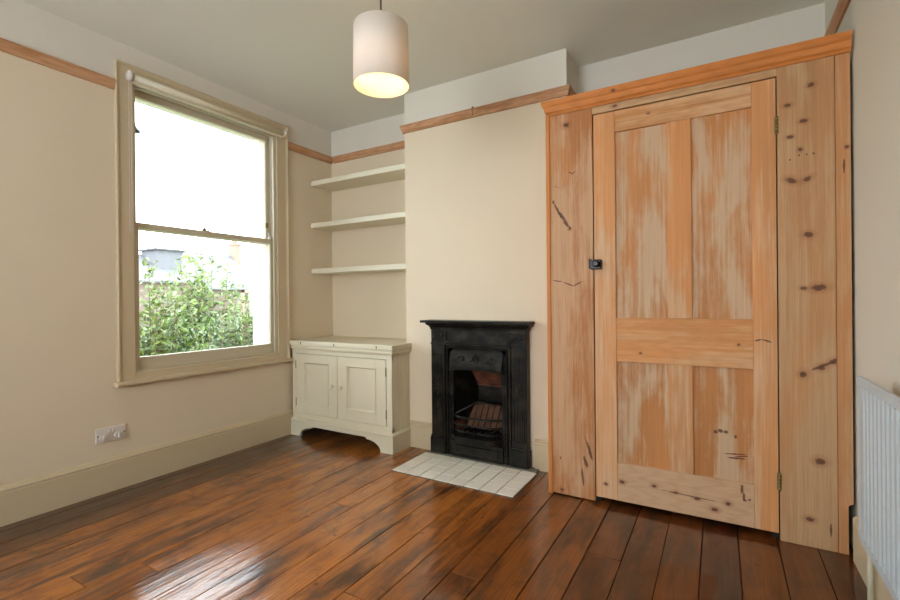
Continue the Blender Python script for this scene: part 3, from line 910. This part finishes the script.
bevbox(bm, -.592, -.586, YC - .026, YC - .0005, 1.236, 1.288, .002)
obj('latch', bm, M['black_metal'], door)

# ------------------------------------------------------------------ radiator
ra = tag(empty('radiator', (.44, 1.3, .29)), 'white ribbed panel radiator on the right wall', 'radiator')
RY0, RY1, RZa, RZb, RXf = .75, 2.02, .264, .812, .395
bm = BM()
# corrugated front panel: profile in XY extruded up
pitch = .040
n = int((RY1 - RY0 - .05) / pitch)
ys = []
front = [(RXf + .004, RY0)]
y = RY0 + .02
for i in range(n):
    front += [(RXf + .004, y), (RXf, y + .009), (RXf, y + pitch - .013), (RXf + .004, y + pitch - .004)]
    y += pitch
front += [(RXf + .006, RY1 - .012), (RXf + .004, RY1)]
back = [(RXf + .016, RY1), (RXf + .016, RY0)]
prism(bm, front + back, XY, RZa + .03, RZb - .03)
bevbox(bm, RXf + .001, RXf + .016, RY0, RY1, RZa, RZa + .031, .004); bevbox(bm, RXf + .001, RXf + .016, RY0, RY1, RZb - .031, RZb, .004)
for i in range(n):   # soft ends of the ribs
    yy = RY0 + .02 + i * pitch + pitch / 2 - .003
    for z in (RZa + .03, RZb - .03): ball(bm, (RXf + .007, yy, z), .0095, sub=2, scale=(.7, 1, 1.1))
obj('panel', bm, M['radiator'], ra)
bm = BM(); box(bm, RXf + .016, RXf + .035, RY0 + .03, RY1 - .03, RZa + .02, RZb - .02); obj('convector', bm, M['radiator'], ra)
for y_ in (RY0 + .2, RY1 - .2):
    bm = BM(); box(bm, RXf + .035, XR - .002, y_ - .02, y_ + .02, RZa + .1, RZb - .08)
    obj('bracket', bm, M['radiator'], ra)
bm = BM()
tube(bm, [(.448, 2.12, .0), (.448, 2.12, .15), (.445, 2.10, .19), (.436, 2.04, .235), (.428, 2.0, .30), (.424, 1.975, .335), (.420, 1.945, .34)], .009, 10)
lathe(bm, [(.016, 0), (.016, .004), (.010, .008)], (.448, 2.12, 0), 'Z', 14)
obj('pipe', bm, M['cabinet'], ra)

# ------------------------------------------------------------------ pendant lamp
LX, LY, LZ0, LZ1 = -1.262, 1.580, 2.012, 2.268
lamp = tag(empty('pendant_lamp', (LX, LY, LZ0)), 'white drum shade lamp hanging lit from the ceiling', 'lamp')
R_ = .121
bm = BM()
lathe(bm, [(R_, 0), (R_ - .003, LZ1 - LZ0), (R_ - .006, LZ1 - LZ0), (R_ - .003, 0)], (LX, LY, LZ0), 'Z', 64, closed=True)
sh = obj('lamp_shade', bm, M['shade'], lamp)
bm = BM(); lathe(bm, [(.004, 0), (.004, ZC - LZ1 + .06)], (LX, LY, LZ1 - .06), 'Z', 10)
obj('cord', bm, plain('brown_flex', srgb(84, 66, 52), .6), lamp)
bm = BM(); lathe(bm, [(.018, -.06), (.022, -.055), (.022, -.01), (.012, 0)], (LX, LY, LZ1 - .03), 'Z', 20); obj('lamp_holder', bm, M['white_plastic'], lamp)
bm = BM()
for k in range(3):
    a = k * 2 * pi / 3; tube(bm, [(LX + .012 * cos(a), LY + .012 * sin(a), LZ1 - .035), (LX + (R_ - .005) * cos(a), LY + (R_ - .005) * sin(a), LZ1 - .012)], .0018, 6)
obj('shade_carrier', bm, M['white_plastic'], lamp)
bm = BM(); lathe(bm, [(.012, 0), (.016, -.015), (.028, -.045), (.030, -.065), (.024, -.085), (.010, -.096), (.001, -.098)], (LX, LY, LZ1 - .088), 'Z', 24)
obj('bulb', bm, M['bulb'], lamp)
bm = BM(); lathe(bm, [(.045, 0), (.043, -.015), (.012, -.028)], (LX, LY, ZC), 'Z', 24); obj('ceiling_rose', bm, M['white_plastic'], lamp)
pl = bpy.data.lights.new('bulb_light', 'POINT'); pl.energy = 4.2; pl.color = (1, .74, .26); pl.shadow_soft_size = .05
po = bpy.data.objects.new('bulb_light', pl); COL.objects.link(po); po.location = (LX, LY, LZ1 - .205)

# brass picture hook on the rail over the chimney breast
bm = BM(); xh = -1.425
tube(bm, [(xh, YB - .012, 2.372), (xh, YB - .030, 2.378), (xh, YB - .040, 2.368), (xh, YB - .038, 2.345), (xh, YB - .030, 2.330), (xh, YB - .036, 2.318), (xh + .002, YB - .046, 2.322)], .004, 6)
tag(obj('picture_hook', bm, M['brass'], origin=(xh, YB - .03, 2.32)), 'small brass hook on the picture rail above the fireplace', 'hook')

# ------------------------------------------------------------------ outside
def leafy_mat():
    t = NT('shrub_leaves')
    at = t.node('ShaderNodeAttribute', attribute_name='leaf'); sep = t.node('ShaderNodeSeparateColor'); t.link(at.outputs['Color'], sep.inputs[0])
    c = t.mix(sep.outputs[0], srgb(46, 70, 42), srgb(116, 140, 52))
    c = t.mix(t.math('MULTIPLY', sep.outputs[1], .4), c, srgb(78, 100, 90))
    return t.set(c, .45)
bm = BM(); box(bm, -70, XL - W - .02, -8, 60, -.62, -.5)
struct(obj('ground', bm, paint('grass_ground', srgb(92, 106, 70), .9, .2, .2, scale=2)), 'garden ground outside the window', 'ground')

def shrub(cx, cy, r, top, label, nleaf, seed, yellow):
    rr = random.Random(seed)
    s = tag(empty('garden_shrub', (cx, cy, -.5)), label, 'shrub')
    bm = BM(); lay = bm.loops.layers.float_color.new('leaf')
    stems = BM()
    tips = []
    for i in range(60):
        a = rr.uniform(0, 2 * pi); rad = r * math.sqrt(rr.random())
        x, y = cx + rad * .75 * cos(a), cy + rad * sin(a)
        h = (top + .5) * (rr.uniform(.55, 1.0) * (1 - .35 * (rad / r) ** 2)) - .5
        bx, by = cx + (x - cx) * .3, cy + (y - cy) * .3
        pts = [(bx, by, -.5), (bx * .6 + x * .4, by * .6 + y * .4, (h - .5) * .35 - .2), (x, y, h)]
        tube(stems, pts, [.014, .009, .003], 5)
        tips.append(pts)
    for k in range(nleaf):
        P = tips[rr.randrange(len(tips))]; u = rr.random() ** .6
        if u < .4: b = Vector(P[0]).lerp(Vector(P[1]), u / .4)
        else: b = Vector(P[1]).lerp(Vector(P[2]), (u - .4) / .6)
        sp = .16 * (1.2 - u)
        b += Vector((rr.gauss(0, sp), rr.gauss(0, sp), rr.gauss(0, sp)))
        L = rr.uniform(.05, .095); wd = L * rr.uniform(.34, .45)
        d = Vector((rr.gauss(0, 1), rr.gauss(0, 1), rr.gauss(.5, .7))).normalized()
        sd = d.cross(Vector((rr.gauss(0, 1), rr.gauss(0, 1), rr.gauss(0, 1)))).normalized() * wd * .5
        nn = d.cross(sd).normalized() * wd * .18
        v = [bm.verts.new(q) for q in (b, b + d * L * .45 + sd + nn, b + d * L, b + d * L * .45 - sd + nn, b + d * L * .5)]
        hgt = max(0, min(1, (b.z + .2) / (top + .2)))
        val = (max(0, min(1, hgt * yellow + rr.uniform(-.35, .35))), rr.random(), 0, 1)
        for q in ((0, 1, 4), (1, 2, 4), (2, 3, 4), (3, 0, 4)):
            f = bm.faces.new([v[j] for j in q])
            for l in f.loops: l[lay] = val
    obj('foliage', bm, LEAF, s); obj('stem', stems, plain('shrub_stem', srgb(96, 82, 60), .8), s)
LEAF = leafy_mat()
shrub(-4.30, 2.18, .46, 1.50, 'leafy green shrub at the left of the window view', 6500, 5, 1.0)
shrub(-5.75, 3.50, .64, 1.92, 'tallest leafy shrub at the middle of the window view', 7000, 9, 1.05)
shrub(-4.70, 3.32, .34, 1.36, 'darker low shrub at the right of the window view', 4500, 12, .65)

# neighbouring houses
brick_m = paint('washed_pink_brick', srgb(114, 100, 92), .9, .1, .2, scale=3)
slate = paint('grey_slate_roof', srgb(96, 98, 100), .7, .06, .2, scale=6)
ho = tag(empty('neighbour_house', (-44, 27, -.5)), 'distant house with grey slate roof and brick chimney', 'house')
bm = BM(); prism(bm, [(-49.5, -.5), (-40.6, -.5), (-40.6, 2.4), (-45, 5.75), (-49.5, 2.4)], lambda a, b, d: (a, d, b), 23.0, 30.3); obj('wall', bm, brick_m, ho)
bm = BM()
for s in (1, -1):
    A = (-45, 5.95); B = (-45 + s * 4.7, 2.30)
    prism(bm, [A, B, (B[0], B[1] - .12), (A[0], A[1] - .14)], lambda a, b, d: (a, d, b), 22.8, 30.5)
obj('roof', bm, slate, ho)
bm = BM(); bevbox(bm, -45.4, -44.3, 30.52, 31.2, -.5, 7.2, .02); bevbox(bm, -45.5, -44.2, 30.45, 31.3, 7.05, 7.25, .02)
for k in (30.7, 31.02): lathe(bm, [(.14, 0), (.12, .4)], (-44.85, k, 7.25), 'Z', 12)
obj('chimney', bm, paint('chimney_brick', srgb(146, 118, 106), .9, .1, .2, scale=6), ho)
h2 = tag(empty('neighbour_house', (-36, 18, -.5)), 'pale gabled house with dark roofed dormer at the left', 'house')
bm = BM(); prism(bm, [(-40, -.5), (-32.5, -.5), (-32.5, 2.6), (-36, 4.4), (-40, 2.6)], lambda a, b, d: (a, d, b), 14, 19.6); obj('wall', bm, brick_m, h2)
bm = BM()
for s in (1, -1):
    A = (-36, 4.55); B = (-36 + s * 3.8, 2.5)
    prism(bm, [A, B, (B[0], B[1] - .12), (A[0], A[1] - .14)], lambda a, b, d: (a, d, b), 13.8, 19.8)
obj('roof', bm, slate, h2)
bm = BM(); box(bm, -36, -34, 17.4, 19.2, 3.4, 4.75); obj('dormer', bm, paint('pale_render', srgb(104, 106, 110), .9, .05), h2)
bm = BM(); box(bm, -36.2, -33.8, 17.2, 19.4, 4.75, 4.87); obj('dormer_roof', bm, paint('dark_lead', srgb(70, 72, 78), .8, .05), h2)
bm = BM(); box(bm, -6.7, -6.5, 4.87, 8.5, -.5, 3.2)
tag(obj('garden_wall', bm, paint('white_render', srgb(238, 238, 234), .8, .03), origin=(-6.6, 6.5, -.5)), 'white rendered wall at the right edge of the window view', 'wall')
bm = BM()
for y_ in (4.60, 4.84): box(bm, -6.52, -6.48, y_, y_ + .03, -.5, 1.26)
box(bm, -6.52, -6.48, 4.60, 4.87, 1.22, 1.26)
for k in range(4): box(bm, -6.505, -6.495, 4.60, 4.87, .1 + k * .28, .12 + k * .28)
tag(obj('garden_trellis', bm, plain('brown_trellis', srgb(150, 120, 104), .8), origin=(-6.5, 4.7, -.5)), 'thin brown trellis beside the white garden wall', 'trellis')
ol = tag(empty('outdoor_lamp', (-3.40, 1.60, 2.20)), 'small dark fitting outside at the left of the upper pane', 'lamp')
bm = BM(); lathe(bm, [(.006, .05), (.012, .03), (.035, .0), (.038, -.006), (.010, -.010)], (-3.42, 1.615, 2.245), 'Z', 16); obj('lamp_shade', bm, M['black_metal'], ol)
bm = BM(); tube(bm, [(-3.42, 1.615, 2.29), (-3.42, 1.50, 2.31), (-3.40, 1.41, 2.31), (-3.322, 1.40, 2.31)], .006, 6); obj('arm', bm, M['black_metal'], ol)
